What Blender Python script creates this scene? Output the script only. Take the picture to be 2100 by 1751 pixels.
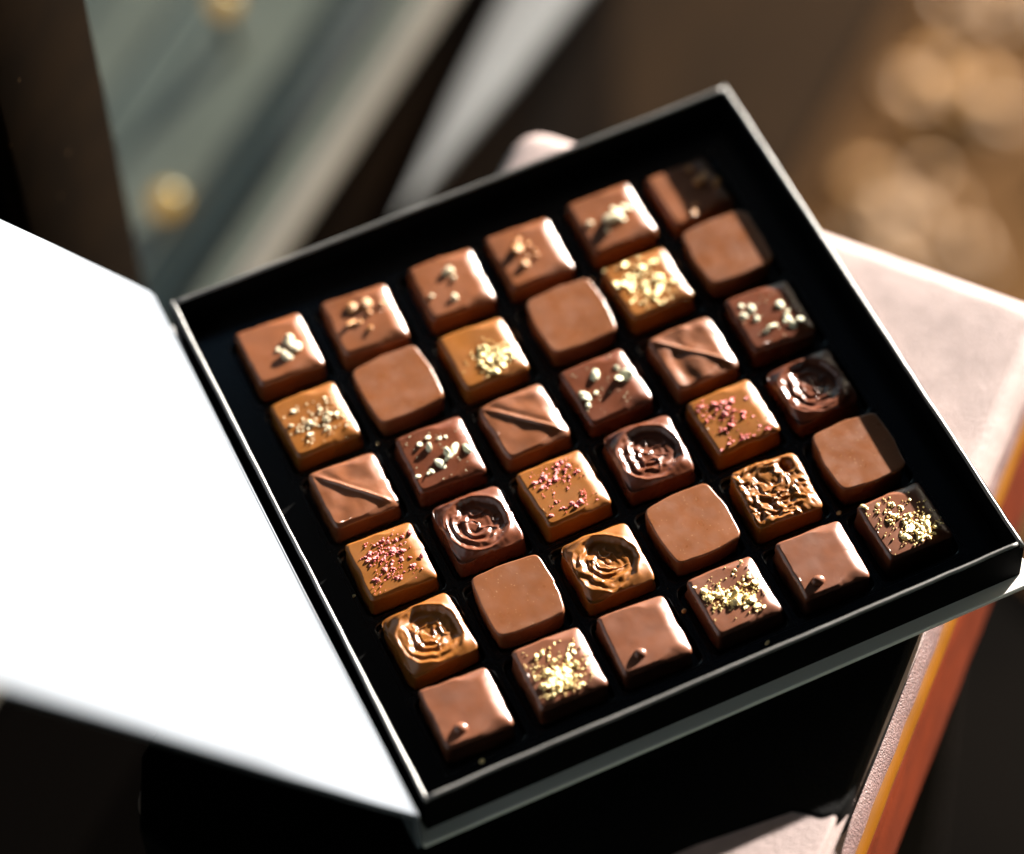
import bpy, math, random
import numpy as np
from mathutils import Matrix, Vector

# ------------------------------------------------------------------ set-up
scene = bpy.context.scene
for o in list(bpy.data.objects):
    bpy.data.objects.remove(o)
C = scene.collection
random.seed(7)
P = 0.033                      # metres per chocolate spacing (all sizes below are in spacings)
GZ = -27.0                     # the ground lies this far below the chocolate tops


def V(x, y, z):
    return Vector((x * P, y * P, (z - GZ) * P))


# ------------------------------------------------------------------ camera
CAM_R = [(0.9061, -0.4216, -0.0352), (-0.3693, -0.7475, -0.5521), (0.2065, 0.5133, -0.8330)]
cam_d = bpy.data.cameras.new('camera')
cam = bpy.data.objects.new('camera', cam_d)
C.objects.link(cam)
X, Y, Z = Vector(CAM_R[0]), -Vector(CAM_R[1]), -Vector(CAM_R[2])
X.normalize(); Z.normalize(); Y = Z.cross(X).normalized(); X = Y.cross(Z)
cam.matrix_world = Matrix.Translation(V(-8.4007, -18.7894, 31.1932)) @ Matrix((X, Y, Z)).transposed().to_4x4()
cam_d.sensor_width = 36.0
cam_d.lens = 7186.64 / 2100.0 * 36.0
cam_d.clip_start = 0.02
cam_d.clip_end = 200.0
cam_d.dof.use_dof = True
cam_d.dof.focus_distance = 36.55 * P
cam_d.dof.aperture_fstop = 2.4
scene.camera = cam

# ------------------------------------------------------------------ light
SUN_AZ, SUN_EL = math.radians(27.5), math.radians(12.0)
SUN = Vector((math.cos(SUN_AZ) * math.cos(SUN_EL), math.sin(SUN_AZ) * math.cos(SUN_EL), math.sin(SUN_EL)))
sun_d = bpy.data.lights.new('sun', 'SUN')
sun_d.energy = 5.0
sun_d.angle = math.radians(0.5)
sun_d.color = (1.0, 0.93, 0.84)
sun = bpy.data.objects.new('sun', sun_d)
C.objects.link(sun)
sun.rotation_euler = SUN.to_track_quat('Z', 'Y').to_euler()
sun.location = V(20, 12, 10)

world = bpy.data.worlds.new('World')
scene.world = world
world.use_nodes = True
wn = world.node_tree
for n in list(wn.nodes):
    wn.nodes.remove(n)
wo = wn.nodes.new('ShaderNodeOutputWorld')
wb = wn.nodes.new('ShaderNodeBackground')
sky = wn.nodes.new('ShaderNodeTexSky')
sky.sky_type = 'NISHITA'
sky.sun_disc = False
sky.sun_elevation = SUN_EL
sky.sun_rotation = math.pi / 2 - SUN_AZ
wb.inputs['Strength'].default_value = 0.05
wn.links.new(sky.outputs[0], wb.inputs[0])
wn.links.new(wb.outputs[0], wo.inputs[0])

scene.view_settings.view_transform = 'Standard'
scene.view_settings.look = 'None'
scene.view_settings.exposure = 2.65
scene.view_settings.gamma = 1.0
scene.view_settings.use_curve_mapping = False
scene.render.engine = 'CYCLES'
scene.cycles.use_denoising = True
scene.cycles.max_bounces = 8
scene.cycles.caustics_reflective = False
scene.cycles.caustics_refractive = False


# ------------------------------------------------------------------ materials
def mat(name, col, rough=0.5, spec=0.5, metal=0.0, vary=0.0, vscale=60.0, bump=0.0, bscale=400.0,
        sss=0.0, sssr=(0.0016, 0.0005, 0.0002), coat=0.0, specks=None, detail=3.0, rvar=0.0, emit=None, col2=None):
    m = bpy.data.materials.new(name)
    m.use_nodes = True
    nt = m.node_tree
    b = nt.nodes['Principled BSDF']
    b.inputs['Base Color'].default_value = (*col, 1)
    b.inputs['Roughness'].default_value = rough
    b.inputs['Specular IOR Level'].default_value = spec
    b.inputs['Metallic'].default_value = metal
    if coat:
        b.inputs['Coat Weight'].default_value = coat
        b.inputs['Coat Roughness'].default_value = 0.12
    if sss:
        b.inputs['Subsurface Weight'].default_value = sss
        b.inputs['Subsurface Radius'].default_value = sssr
        b.inputs['Subsurface Scale'].default_value = 1.0
    if emit:
        b.inputs['Emission Color'].default_value = (*emit[:3], 1)
        b.inputs['Emission Strength'].default_value = emit[3]
    tc = nt.nodes.new('ShaderNodeTexCoord')
    oi = nt.nodes.new('ShaderNodeObjectInfo')
    ad = nt.nodes.new('ShaderNodeVectorMath'); ad.operation = 'ADD'
    nt.links.new(tc.outputs['Object'], ad.inputs[0])
    nt.links.new(oi.outputs['Random'], ad.inputs[1])
    vec = ad.outputs[0]
    colour = None
    if vary or col2:
        nz = nt.nodes.new('ShaderNodeTexNoise')
        nz.inputs['Scale'].default_value = vscale
        nz.inputs['Detail'].default_value = detail
        nt.links.new(vec, nz.inputs['Vector'])
        mx = nt.nodes.new('ShaderNodeMix'); mx.data_type = 'RGBA'
        rp = nt.nodes.new('ShaderNodeMapRange')
        rp.inputs['From Min'].default_value = 0.35; rp.inputs['From Max'].default_value = 0.65
        nt.links.new(nz.outputs['Fac'], rp.inputs['Value'])
        nt.links.new(rp.outputs['Result'], mx.inputs[0])
        c2 = col2 if col2 else tuple(c * (1 + vary) for c in col)
        c1 = col if col2 else tuple(c * (1 - vary) for c in col)
        mx.inputs[6].default_value = (*c1, 1); mx.inputs[7].default_value = (*c2, 1)
        colour = mx.outputs[2]
    if specks:
        vo = nt.nodes.new('ShaderNodeTexVoronoi')
        vo.inputs['Scale'].default_value = specks[3]
        nt.links.new(vec, vo.inputs['Vector'])
        lt = nt.nodes.new('ShaderNodeMath'); lt.operation = 'LESS_THAN'
        lt.inputs[1].default_value = specks[4]
        nt.links.new(vo.outputs['Distance'], lt.inputs[0])
        m2 = nt.nodes.new('ShaderNodeMix'); m2.data_type = 'RGBA'
        nt.links.new(lt.outputs[0], m2.inputs[0])
        if colour:
            nt.links.new(colour, m2.inputs[6])
        else:
            m2.inputs[6].default_value = (*col, 1)
        m2.inputs[7].default_value = (*specks[:3], 1)
        colour = m2.outputs[2]
    if colour:
        nt.links.new(colour, b.inputs['Base Color'])
    if bump:
        n2 = nt.nodes.new('ShaderNodeTexNoise')
        n2.inputs['Scale'].default_value = bscale
        n2.inputs['Detail'].default_value = 4
        nt.links.new(vec, n2.inputs['Vector'])
        bp = nt.nodes.new('ShaderNodeBump')
        bp.inputs['Strength'].default_value = bump
        bp.inputs['Distance'].default_value = 0.0006
        nt.links.new(n2.outputs['Fac'], bp.inputs['Height'])
        nt.links.new(bp.outputs[0], b.inputs['Normal'])
    if rvar:
        n3 = nt.nodes.new('ShaderNodeTexNoise')
        n3.inputs['Scale'].default_value = vscale * 1.7
        nt.links.new(vec, n3.inputs['Vector'])
        r3 = nt.nodes.new('ShaderNodeMapRange')
        r3.inputs['From Min'].default_value = 0.3; r3.inputs['From Max'].default_value = 0.7
        r3.inputs['To Min'].default_value = max(0.02, rough - rvar); r3.inputs['To Max'].default_value = rough + rvar
        nt.links.new(n3.outputs['Fac'], r3.inputs['Value'])
        nt.links.new(r3.outputs['Result'], b.inputs['Roughness'])
    return m


M = {}
M['milk'] = mat('milk_chocolate', (0.182, 0.061, 0.023), 0.34, 0.7, vary=0.10, vscale=70, bump=0.10, bscale=260, sss=0.12, rvar=0.06)
M['milk_warm'] = mat('warm_milk_chocolate', (0.185, 0.060, 0.020), 0.33, 0.7, vary=0.12, vscale=60, bump=0.08, bscale=240, sss=0.12, rvar=0.05)
M['plain'] = mat('plain_milk_chocolate', (0.168, 0.059, 0.028), 0.35, 0.7, vary=0.12, vscale=80, bump=0.08, bscale=300, sss=0.10, rvar=0.06)
M['mould'] = mat('moulded_milk_chocolate', (0.192, 0.066, 0.024), 0.35, 0.6, vary=0.07, vscale=90, bump=0.04, bscale=900, sss=0.10, rvar=0.09,
                 specks=(0.40, 0.23, 0.12, 620, 0.10))
M['caramel'] = mat('caramel_chocolate', (0.228, 0.078, 0.011), 0.35, 0.5, vary=0.08, vscale=60, bump=0.06, bscale=240, sss=0.15, rvar=0.05)
M['dark'] = mat('dark_chocolate', (0.118, 0.034, 0.015), 0.29, 0.5, vary=0.12, vscale=70, bump=0.08, bscale=260, sss=0.06, rvar=0.05)
M['nut'] = mat('nut', (0.85, 0.74, 0.50), 0.55, 0.4, vary=0.18, vscale=300, bump=0.5, bscale=900)
M['amber'] = mat('toasted_nut', (0.50, 0.22, 0.06), 0.40, 0.5, vary=0.25, vscale=300, bump=0.4, bscale=900)
M['pist'] = mat('pale_pistachio', (0.82, 0.80, 0.56), 0.55, 0.4, vary=0.18, vscale=300, bump=0.5, bscale=900)
M['gold'] = mat('gold_crumb', (1.0, 0.78, 0.36), 0.30, 0.6, metal=0.2, vary=0.2, vscale=500, bump=0.4, bscale=1200)
M['red'] = mat('berry_crystal', (0.93, 0.20, 0.20), 0.45, 0.5, vary=0.2, vscale=600, bump=0.8, bscale=2200)
M['tray'] = mat('black_plastic', (0.0045, 0.0045, 0.0045), 0.26, 0.5, bump=0.05, bscale=500, vary=0.2, vscale=40)
M['black'] = mat('black_card', (0.0012, 0.0012, 0.0013), 0.75, 0.04, bump=0.06, bscale=900)
M['rim'] = mat('grey_card_edge', (0.15, 0.148, 0.146), 0.35, 0.5, vary=0.16, vscale=40, bump=0.25, bscale=300)
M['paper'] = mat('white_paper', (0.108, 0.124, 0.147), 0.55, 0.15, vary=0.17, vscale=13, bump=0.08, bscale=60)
M['board'] = mat('pale_board', (0.76, 0.74, 0.72), 0.40, 0.5, bump=0.06, bscale=500)
M['pink'] = mat('pink_leather', (0.335, 0.262, 0.252), 0.55, 0.2, vary=0.10, vscale=90, bump=0.55, bscale=1100)
M['pink_rough'] = mat('pink_leather_edge', (0.15, 0.088, 0.084), 0.5, 0.5, vary=0.22, vscale=700, bump=1.0, bscale=1500)
M['shadow_slab'] = mat('box_shadow_black', (0.0015, 0.0015, 0.0017), 0.7, 0.08, bump=0.5, bscale=1100)  # matt black stands for the box's shadow on the bag
M['orange'] = mat('orange_edge_paint', (0.155, 0.054, 0.001), 0.45, 0.2, vary=0.10, vscale=40)
M['russet'] = mat('russet_leather', (0.090, 0.0125, 0.0018), 0.6, 0.1, vary=0.16, vscale=50, bump=0.3, bscale=600)
M['bronze'] = mat('bronze_paint', (0.0052, 0.0026, 0.0008), 0.85, 0.02, vary=0.25, vscale=30, specks=(0.05, 0.03, 0.015, 60, 0.05))
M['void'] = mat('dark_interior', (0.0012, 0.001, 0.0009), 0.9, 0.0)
M['alu'] = mat('pale_metal_rail', (0.135, 0.122, 0.100), 0.6, 0.2, vary=0.1, vscale=10)
M['warm'] = mat('warm_brown_wall', (0.010, 0.0055, 0.0024), 0.9, 0.03, col2=(0.026, 0.0130, 0.0045), vscale=4)
M['stone'] = mat('pale_stone', (0.185, 0.19, 0.19), 0.6, 0.4, vary=0.12, vscale=25)
M['wall'] = mat('dark_brown_render', (0.0022, 0.0014, 0.0009), 0.9, 0.02, col2=(0.0085, 0.0040, 0.0013), vscale=5)
M['pave'] = mat('brown_paving', (0.056, 0.025, 0.007), 0.85, 0.05, col2=(0.145, 0.071, 0.023), vscale=5, detail=2)
M['shaded_ground'] = mat('ground_shade_dark', (0.0024, 0.0017, 0.0012), 0.9, 0.02, vary=0.4, vscale=6, bump=0.4, bscale=90)  # near-black colour stands for shade lying over the ground
M['leaf'] = mat('golden_leaf', (0.25, 0.115, 0.015), 0.6, 0.4, vary=0.25, vscale=30)
M['wood'] = mat('dark_stained_wood', (0.020, 0.012, 0.008), 0.5, 0.4, vary=0.3, vscale=30)
M['bulb'] = mat('lit_bulb', (0.30, 0.17, 0.05), 0.3, 0.5, emit=(1.0, 0.50, 0.13, 0.08))
M['socket'] = mat('bulb_socket', (0.05, 0.035, 0.02), 0.5, 0.4)
for k, c in (('band_sage', (0.185, 0.165, 0.140)), ('band_teal', (0.140, 0.132, 0.118)), ('band_beige', (0.235, 0.200, 0.145)),
             ('band_grey', (0.20, 0.19, 0.185))):
    M[k] = mat(k, c, 0.8, 0.2, vary=0.12, vscale=12)
gm = bpy.data.materials.new('window_glass'); gm.use_nodes = True
nt = gm.node_tree
for n in list(nt.nodes):
    nt.nodes.remove(n)
go = nt.nodes.new('ShaderNodeOutputMaterial'); gx = nt.nodes.new('ShaderNodeMixShader')
gt = nt.nodes.new('ShaderNodeBsdfTransparent'); gg = nt.nodes.new('ShaderNodeBsdfGlossy')
gt.inputs[0].default_value = (0.90, 0.95, 0.93, 1); gg.inputs['Roughness'].default_value = 0.02
lw = nt.nodes.new('ShaderNodeLayerWeight'); lw.inputs[0].default_value = 0.5
pw = nt.nodes.new('ShaderNodeMath'); pw.operation = 'POWER'; pw.inputs[1].default_value = 5.0
ml = nt.nodes.new('ShaderNodeMath'); ml.operation = 'MULTIPLY_ADD'; ml.inputs[1].default_value = 0.5; ml.inputs[2].default_value = 0.03
nt.links.new(lw.outputs['Facing'], pw.inputs[0]); nt.links.new(pw.outputs[0], ml.inputs[0]); nt.links.new(ml.outputs[0], gx.inputs[0]); nt.links.new(gt.outputs[0], gx.inputs[1]); nt.links.new(gg.outputs[0], gx.inputs[2])
nt.links.new(gx.outputs[0], go.inputs[0])
M['glass'] = gm


# ------------------------------------------------------------------ helpers
def link(name, me, parent=None, loc=None):
    o = bpy.data.objects.new(name, me)
    C.objects.link(o)
    if parent:
        o.parent = parent
    if loc is not None:
        o.location = loc
    return o


def tag(o, label=None, cat=None, group=None, kind=None):
    if label: o['label'] = label
    if cat: o['category'] = cat
    if group: o['group'] = group
    if kind: o['kind'] = kind
    return o


def empty(name, loc, label, cat, group=None):
    o = bpy.data.objects.new(name, None)
    C.objects.link(o)
    o.location = loc
    o.empty_display_size = 0.02
    return tag(o, label, cat, group)


def mesh(name, verts, faces, m, smooth=True):
    me = bpy.data.meshes.new(name)
    me.from_pydata([tuple(v) for v in verts], [], [tuple(f) for f in faces])
    me.materials.append(m)
    if smooth:
        me.polygons.foreach_set('use_smooth', [True] * len(me.polygons))
    me.update()
    return me


def bevel(o, w, seg=3):
    md = o.modifiers.new('bevel', 'BEVEL')
    md.width = w * P
    md.segments = seg
    md.limit_method = 'ANGLE'
    md.angle_limit = math.radians(35)
    return o


def prism(name, pts, z0, z1, m, origin=(0, 0, 0), parent=None, bev=0.0, seg=3):
    """a flat polygon pts (anticlockwise, in spacings) pulled from z0 up to z1, relative to origin"""
    n = len(pts)
    ox, oy, oz = origin
    vs = [((x - ox) * P, (y - oy) * P, (z0 - oz) * P) for x, y in pts] + [((x - ox) * P, (y - oy) * P, (z1 - oz) * P) for x, y in pts]
    fs = [tuple(range(n - 1, -1, -1)), tuple(range(n, 2 * n))]
    fs += [(i, (i + 1) % n, (i + 1) % n + n, i + n) for i in range(n)]
    o = link(name, mesh(name, vs, fs, m, smooth=False), parent)
    if bev:
        bevel(o, bev, seg)
        o.data.polygons.foreach_set('use_smooth', [True] * len(o.data.polygons))
        o.data.update()
    return o


def box(name, x0, x1, y0, y1, z0, z1, m, origin=(0, 0, 0), parent=None, bev=0.0, seg=3):
    return prism(name, [(x0, y0), (x1, y0), (x1, y1), (x0, y1)], z0, z1, m, origin, parent, bev, seg)


def hash2(ix, iy, seed):
    h = (ix.astype(np.int64) * 374761393 + iy.astype(np.int64) * 668265263 + seed * 1442695041) & 0xffffffff
    h = ((h ^ (h >> 13)) * 1274126177) & 0xffffffff
    h = (h ^ (h >> 16)) & 0xffffffff
    return h / 4294967295.0


def vnoise(x, y, seed=0):
    x = np.asarray(x, float); y = np.asarray(y, float)
    ix, iy = np.floor(x), np.floor(y)
    fx, fy = x - ix, y - iy
    ux, uy = fx * fx * fx * (fx * (fx * 6 - 15) + 10), fy * fy * fy * (fy * (fy * 6 - 15) + 10)
    a, b = hash2(ix, iy, seed), hash2(ix + 1, iy, seed)
    c, d = hash2(ix, iy + 1, seed), hash2(ix + 1, iy + 1, seed)
    return (a * (1 - ux) + b * ux) * (1 - uy) + (c * (1 - ux) + d * ux) * uy - 0.5


def fbm(x, y, seed=0, oct=3):
    s = 0; a = 1.0
    for k in range(oct):
        s = s + a * vnoise(x * 2 ** k, y * 2 ** k, seed + 17 * k)
        a *= 0.5
    return s


def sst(a, b, x):
    t = np.clip((x - a) / (b - a), 0, 1)
    return t * t * (3 - 2 * t)


# ------------------------------------------------------------------ the ground and the shop front behind
def quad_plane(name, pts, z, m):
    vs = [V(x, y, z) for x, y in pts]
    return tag(link(name, mesh(name, vs, [(0, 1, 2, 3)], m, smooth=False)), kind='structure')


quad_plane('ground', [(-3000, -3000), (3000, -3000), (3000, 3000), (-3000, 3000)], GZ, M['shaded_ground'])

D = Vector((0.783, 0.622)); N = Vector((0.622, -0.783))     # along the window, and out of it towards the viewer
W0 = Vector((-1.532, 7.735))


def wp(s, n):
    q = W0 + D * s + N * n
    return (q.x, q.y)


def wbox(name, s0, s1, n0, n1, z0, z1, m, parent=None, org=None, bev=0.0):
    pts = [wp(s0, n1), wp(s1, n1), wp(s1, n0), wp(s0, n0)]
    return prism(name, pts, z0, z1, m, org or (0, 0, 0), parent, bev)


quad_plane('pavement', [wp(16.5, 0.2), wp(12.5, 9.0), wp(120, 9.0), wp(120, 0.2)], GZ + 0.12, M['pave'])

so = (*wp(0, 0), GZ)
shop = empty('shop_front', V(*so), 'dark shop front with glass window and bronze post behind the box', 'shop front')
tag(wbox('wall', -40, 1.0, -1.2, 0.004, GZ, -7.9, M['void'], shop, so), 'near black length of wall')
wbox('wall', 1.02, 11.5, -1.2, 0.0, GZ, -7.9, M['wall'], shop, so)
tag(wbox('wall', 11.52, 60, -1.2, -0.01, GZ, -7.9, M['warm'], shop, so), 'warm brown length of wall')
prism('sunlit_ledge', [wp(2.6, 0.9), wp(5.6, 1.25), wp(9.5, 1.6), wp(60, 1.6), wp(60, 0.2), wp(8.0, 0.35), wp(5.0, 0.6)], -7.48, -7.2, M['stone'], so, shop, 0.05)  # pale wedge, tapered to paint where sunlight on the sill fades out
wbox('sill', -40, 0.5, -0.9, 1.7, -7.86, -7.5, M['void'], shop, so, 0.05)  # dark colour paints the shade over this stretch of sill
wbox('sill', 0.55, 60, -0.9, 1.7, -7.86, -7.5, M['wall'], shop, so, 0.05)  # dark here too, as the shaded part of the pale sill
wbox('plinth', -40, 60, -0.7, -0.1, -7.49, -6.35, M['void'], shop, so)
rail = wbox('bottom_rail', -40, 60, -0.45, 0.25, -6.34, -6.0, M['alu'], shop, so, 0.06)
wbox('unseen_sky_wall', -220, 105, -1.2, -0.02, 9.0, 41.9, M['wall'], shop, so)  # added above the pane, unseen, to block sky reflections and fill
post = wbox('window_post', -3.75, -1.95, -0.3, 0.15, -5.99, 41.5, M['bronze'], shop, so, 0.04)
wbox('unseen_sky_cover', -220, 105, 0.6, 220, 42, 43, M['wall'], shop, so)  # added out of view to hold back sky light and deepen shadows
pane = wbox('window_pane', -1.94, 60, -0.16, -0.10, -5.99, 8.98, M['glass'], shop, so)
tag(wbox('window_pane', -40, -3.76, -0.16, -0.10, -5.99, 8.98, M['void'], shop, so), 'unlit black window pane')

# coloured bands put in for the street reflections in the glass
bands = [('band_beige', 0.9, 1.9, -7.6), ('band_sage', 1.94, 3.4, -8.0), ('band_teal', 3.44, 4.3, -8.3), ('band_sage', 4.34, 5.6, -8.6),
         ('band_teal', 5.64, 6.5, -8.9), ('band_beige', 6.54, 8.4, -9.2), ('band_grey', 8.44, 12.0, -9.6), ('band_beige', 12.04, 18.0, -10.0)]
for i, (k, a, b_, z) in enumerate(bands):
    cname = k.split('_')[1]
    where = ['lowest against the window rail', 'second from the window rail', 'third from the window rail', 'midway into the window', 'fifth from the rail',
             'sixth from the rail', 'near the back of the window', 'farthest back beside the post'][i]
    o = wbox('reflection_band', -14, 30, -b_, -a, -16.0, z, M[k], None, (*wp(0, -a), -16.0), 0.08)
    o.location = V(*wp(0, -a), -16.0)
    tag(o, '%s band standing for reflections in the glass, %s' % (cname, where), 'display step', 'reflection bands in the window')  # not a real display step: a coloured band standing for reflections
bx = wbox('band_platform', -14, 30, -18.0, -0.9, GZ, -16.02, M['wood'], None, (*wp(0, -9), GZ))
bx.location = V(*wp(0, -9), GZ)
tag(bx, 'added dark base under the reflection bands behind the window', 'display platform')  # not a real display platform: added only to carry the reflection bands


def uv_sphere(name, r, m, seg=20, rings=12):
    vs = [(0, 0, r * P)]
    for i in range(1, rings):
        a = math.pi * i / rings
        for j in range(seg):
            b = 2 * math.pi * j / seg
            vs.append((r * P * math.sin(a) * math.cos(b), r * P * math.sin(a) * math.sin(b), r * P * math.cos(a)))
    vs.append((0, 0, -r * P))
    fs = [(0, 1 + j, 1 + (j + 1) % seg) for j in range(seg)]
    for i in range(rings - 2):
        for j in range(seg):
            a = 1 + i * seg
            fs.append((a + j, a + seg + j, a + seg + (j + 1) % seg, a + (j + 1) % seg))
    l = len(vs) - 1; a = 1 + (rings - 2) * seg
    fs += [(a + j, l, a + (j + 1) % seg) for j in range(seg)]
    return mesh(name, vs, fs, m)


for (x, y, z, r, lb) in ((0.439, 13.133, -6.97, 0.22, 'small glowing amber globe lamp high behind the window glass'),
                         (-1.50, 10.74, -7.70, 0.24, 'glowing amber globe lamp low behind glass beside the bronze post')):
    e = empty('globe_lamp', V(x, y, -7.985), lb, 'lamp', 'globe lamps in the window')
    link('bulb', uv_sphere('bulb', r, M['bulb']), e, (0, 0, (z + 7.985) * P))
    box('socket', -0.08, 0.08, -0.08, 0.08, 0.0, z + 7.985 - 0.18, M['socket'], (0, 0, 0), e, 0.03)

# fallen leaves on the pavement
def leaf_mesh(seed):
    rng = np.random.RandomState(seed)
    pts = []
    for i in range(28):
        a = 2 * math.pi * i / 28
        r = 0.5 + 0.5 * abs(math.cos(2.5 * a)) * (0.75 + 0.4 * rng.rand())
        pts.append((r * math.cos(a), r * math.sin(a), 0.18 * math.sin(2 * a + seed) * r + 0.2))
    vs = [(0, 0, 0.12 * P)] + [(x * P, y * P, z * P) for x, y, z in pts]
    n = len(pts)
    vs += [(x, y, z + 0.02 * P) for x, y, z in vs]
    fs = [(0, 1 + (i + 1) % n, 1 + i) for i in range(n)] + [(n + 1, n + 2 + i, n + 2 + (i + 1) % n) for i in range(n)]
    fs += [(1 + i, 1 + (i + 1) % n, n + 2 + (i + 1) % n, n + 2 + i) for i in range(n)]
    return mesh('fallen_leaf', vs, fs, M['leaf'])


leaves = [leaf_mesh(s) for s in range(4)]
rng = np.random.RandomState(5)
clusters = [(16.6, 21.2, .5, 4), (17.6, 19.7, .5, 5), (14.2, 18.9, .8, 6), (15.6, 18.0, 1.0, 6), (19.7, 22.2, .8, 7), (21.0, 21.6, .8, 4),
            (15.3, 16.5, .8, 4), (18.4, 17.2, 1.6, 3), (13.6, 16.8, .8, 3)]
for (cx, cy, sp, n) in clusters:
    for k in range(n):
        x, y = cx + rng.randn() * sp, cy + rng.randn() * sp * 0.7
        if (Vector((x, y)) - W0).dot(N) < 1.0:
            continue
        o = link('fallen_leaf', leaves[rng.randint(4)], None, V(x, y, GZ + 0.15))
        o.rotation_euler = (rng.uniform(-.25, .25), rng.uniform(-.25, .25), rng.uniform(0, 6.28))
        s = rng.uniform(0.30, 0.60); o.scale = (s, s, s)
        tag(o, 'golden fallen leaf blurred on the brown pavement behind the box', 'leaf', 'fallen leaves on the pavement')


# ------------------------------------------------------------------ the pink bag and the stool it lies on
def round_poly(pts, r, k=8):
    out = []
    n = len(pts)
    for i in range(n):
        a, b, c = Vector(pts[i - 1]), Vector(pts[i]), Vector(pts[(i + 1) % n])
        d1, d2 = (a - b).normalized(), (c - b).normalized()
        p1, p2 = b + d1 * r, b + d2 * r
        for j in range(k + 1):
            t = j / k
            q = p1 * (1 - t) ** 2 + b * 2 * t * (1 - t) + p2 * t ** 2
            out.append((q.x, q.y))
    return out


def dense(pts, step):
    out = []
    n = len(pts)
    for i in range(n):
        a, b = Vector(pts[i]), Vector(pts[(i + 1) % n])
        m_ = max(1, int((b - a).length / step))
        out += [tuple(a + (b - a) * (j / m_)) for j in range(m_)]
    return out


def inset(pts, d):
    n = len(pts)
    out = []
    for i in range(n):
        a, b, c = Vector(pts[i - 1]), Vector(pts[i]), Vector(pts[(i + 1) % n])
        t = (c - a).normalized()
        nrm = Vector((-t.y, t.x))
        q = b + nrm * d
        out.append((q.x, q.y))
    return out


BAG = [(1.42, 4.66), (-6.05, -1.62), (-1.90, -7.08), (5.62, -0.44)]       # anticlockwise from the back corner
outer = dense(round_poly(BAG, 0.45, 10), 0.25)
cen = Vector((-0.2, -1.2))
bo = (0.0, -1.2, -3.4)


def skin(name, rings, m, parent, close_top=False, close_bot=False):
    n = len(rings[0])
    vs = [((x - bo[0]) * P, (y - bo[1]) * P, (z - bo[2]) * P) for r in rings for x, y, z in r]
    fs = []
    for k in range(len(rings) - 1):
        for i in range(n):
            fs.append((k * n + i, k * n + (i + 1) % n, (k + 1) * n + (i + 1) % n, (k + 1) * n + i))
    if close_bot:
        fs.append(tuple(range(n - 1, -1, -1)))
    if close_top:
        fs.append(tuple(range((len(rings) - 1) * n, len(rings) * n)))
    return link(name, mesh(name, vs, fs, m), parent)


bag = empty('leather_bag', V(*bo), 'pale pink leather bag with orange piped edge lying flat under the box', 'bag')
rr = []
TOPZ = -0.60
BOT = -0.51
for a in np.linspace(0, 90, 9):
    ins = 0.30 * (1 - math.cos(math.radians(a)))
    z = TOPZ - 0.30 + 0.30 * math.sin(math.radians(a))
    rr.append([(x, y, z) for x, y in inset(outer, ins)])
base_in = inset(outer, 0.30)
for s in (0.9, 0.75, 0.55, 0.35, 0.15, 0.02):
    rr.append([(cen.x + (x - cen.x) * s, cen.y + (y - cen.y) * s, TOPZ - 0.004) for x, y in base_in])
skin('top_panel', rr, M['pink'], bag, close_top=True)
UV, NV = Vector((0.732, 0.681)), Vector((0.681, -0.732))     # along and out of the bag's right-hand side


def side_loft(name, prof, m, u0=-9.0, u1=4.3, K=120, wob=0.006, seed=0):
    """a band along the right-hand side; prof lists (out, z) from top to bottom"""
    vs, fs = [], []
    n_ = len(prof)
    for i in range(K + 1):
        t = i / K
        for q, (a, z) in enumerate(prof):
            d = wob * float(vnoise(t * 40, q * 0.6, seed)) * 2
            w = UV * (u0 + (u1 - u0) * t) + NV * (a + d)
            vs.append(((w.x - bo[0]) * P, (w.y - bo[1]) * P, (z + d - bo[2]) * P))
    for i in range(K):
        for q in range(n_ - 1):
            a = i * n_ + q
            fs.append((a, a + 1, a + n_ + 1, a + n_))
    fs.append(tuple(range(n_ - 1, -1, -1))); fs.append(tuple(K * n_ + q for q in range(n_)))
    return link(name, mesh(name, vs, fs, m), bag)


side_loft('border_strip', [(3.80, -1.12), (3.90, -1.14), (3.97, -1.19), (4.03, -1.27), (4.08, -1.36), (4.115, -1.45), (4.10, -1.50), (3.8, -1.50)], M['pink_rough'], seed=1, wob=0.010)
side_loft('piping', [(3.9, -1.44), (4.10, -1.455), (4.16, -1.50), (4.195, -1.58), (4.20, -1.66), (4.18, -1.74), (4.12, -1.78), (3.9, -1.78)], M['orange'], seed=2)
side_loft('side_panel', [(3.9, -1.76), (4.17, -1.77), (4.20, -2.2), (4.25, -2.8), (4.30, -3.3), (4.28, -3.39), (3.9, -3.395)], M['russet'], seed=3)
rr = [[(x, y, z) for x, y in inset(outer, 0.16)] for z in (-3.4, -3.1, -2.5, -1.9, -1.3, -0.75)]
skin('gusset', rr, M['russet'], bag, close_bot=True)
# black slab painted in as the box's shadow; the box stands on it
def on_edge(t, d):
    a, b = Vector(BAG[0]), Vector(BAG[1])
    u = (b - a).normalized()
    q = a + u * t + Vector((u.y, -u.x)) * d
    return (q.x, q.y)


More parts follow.
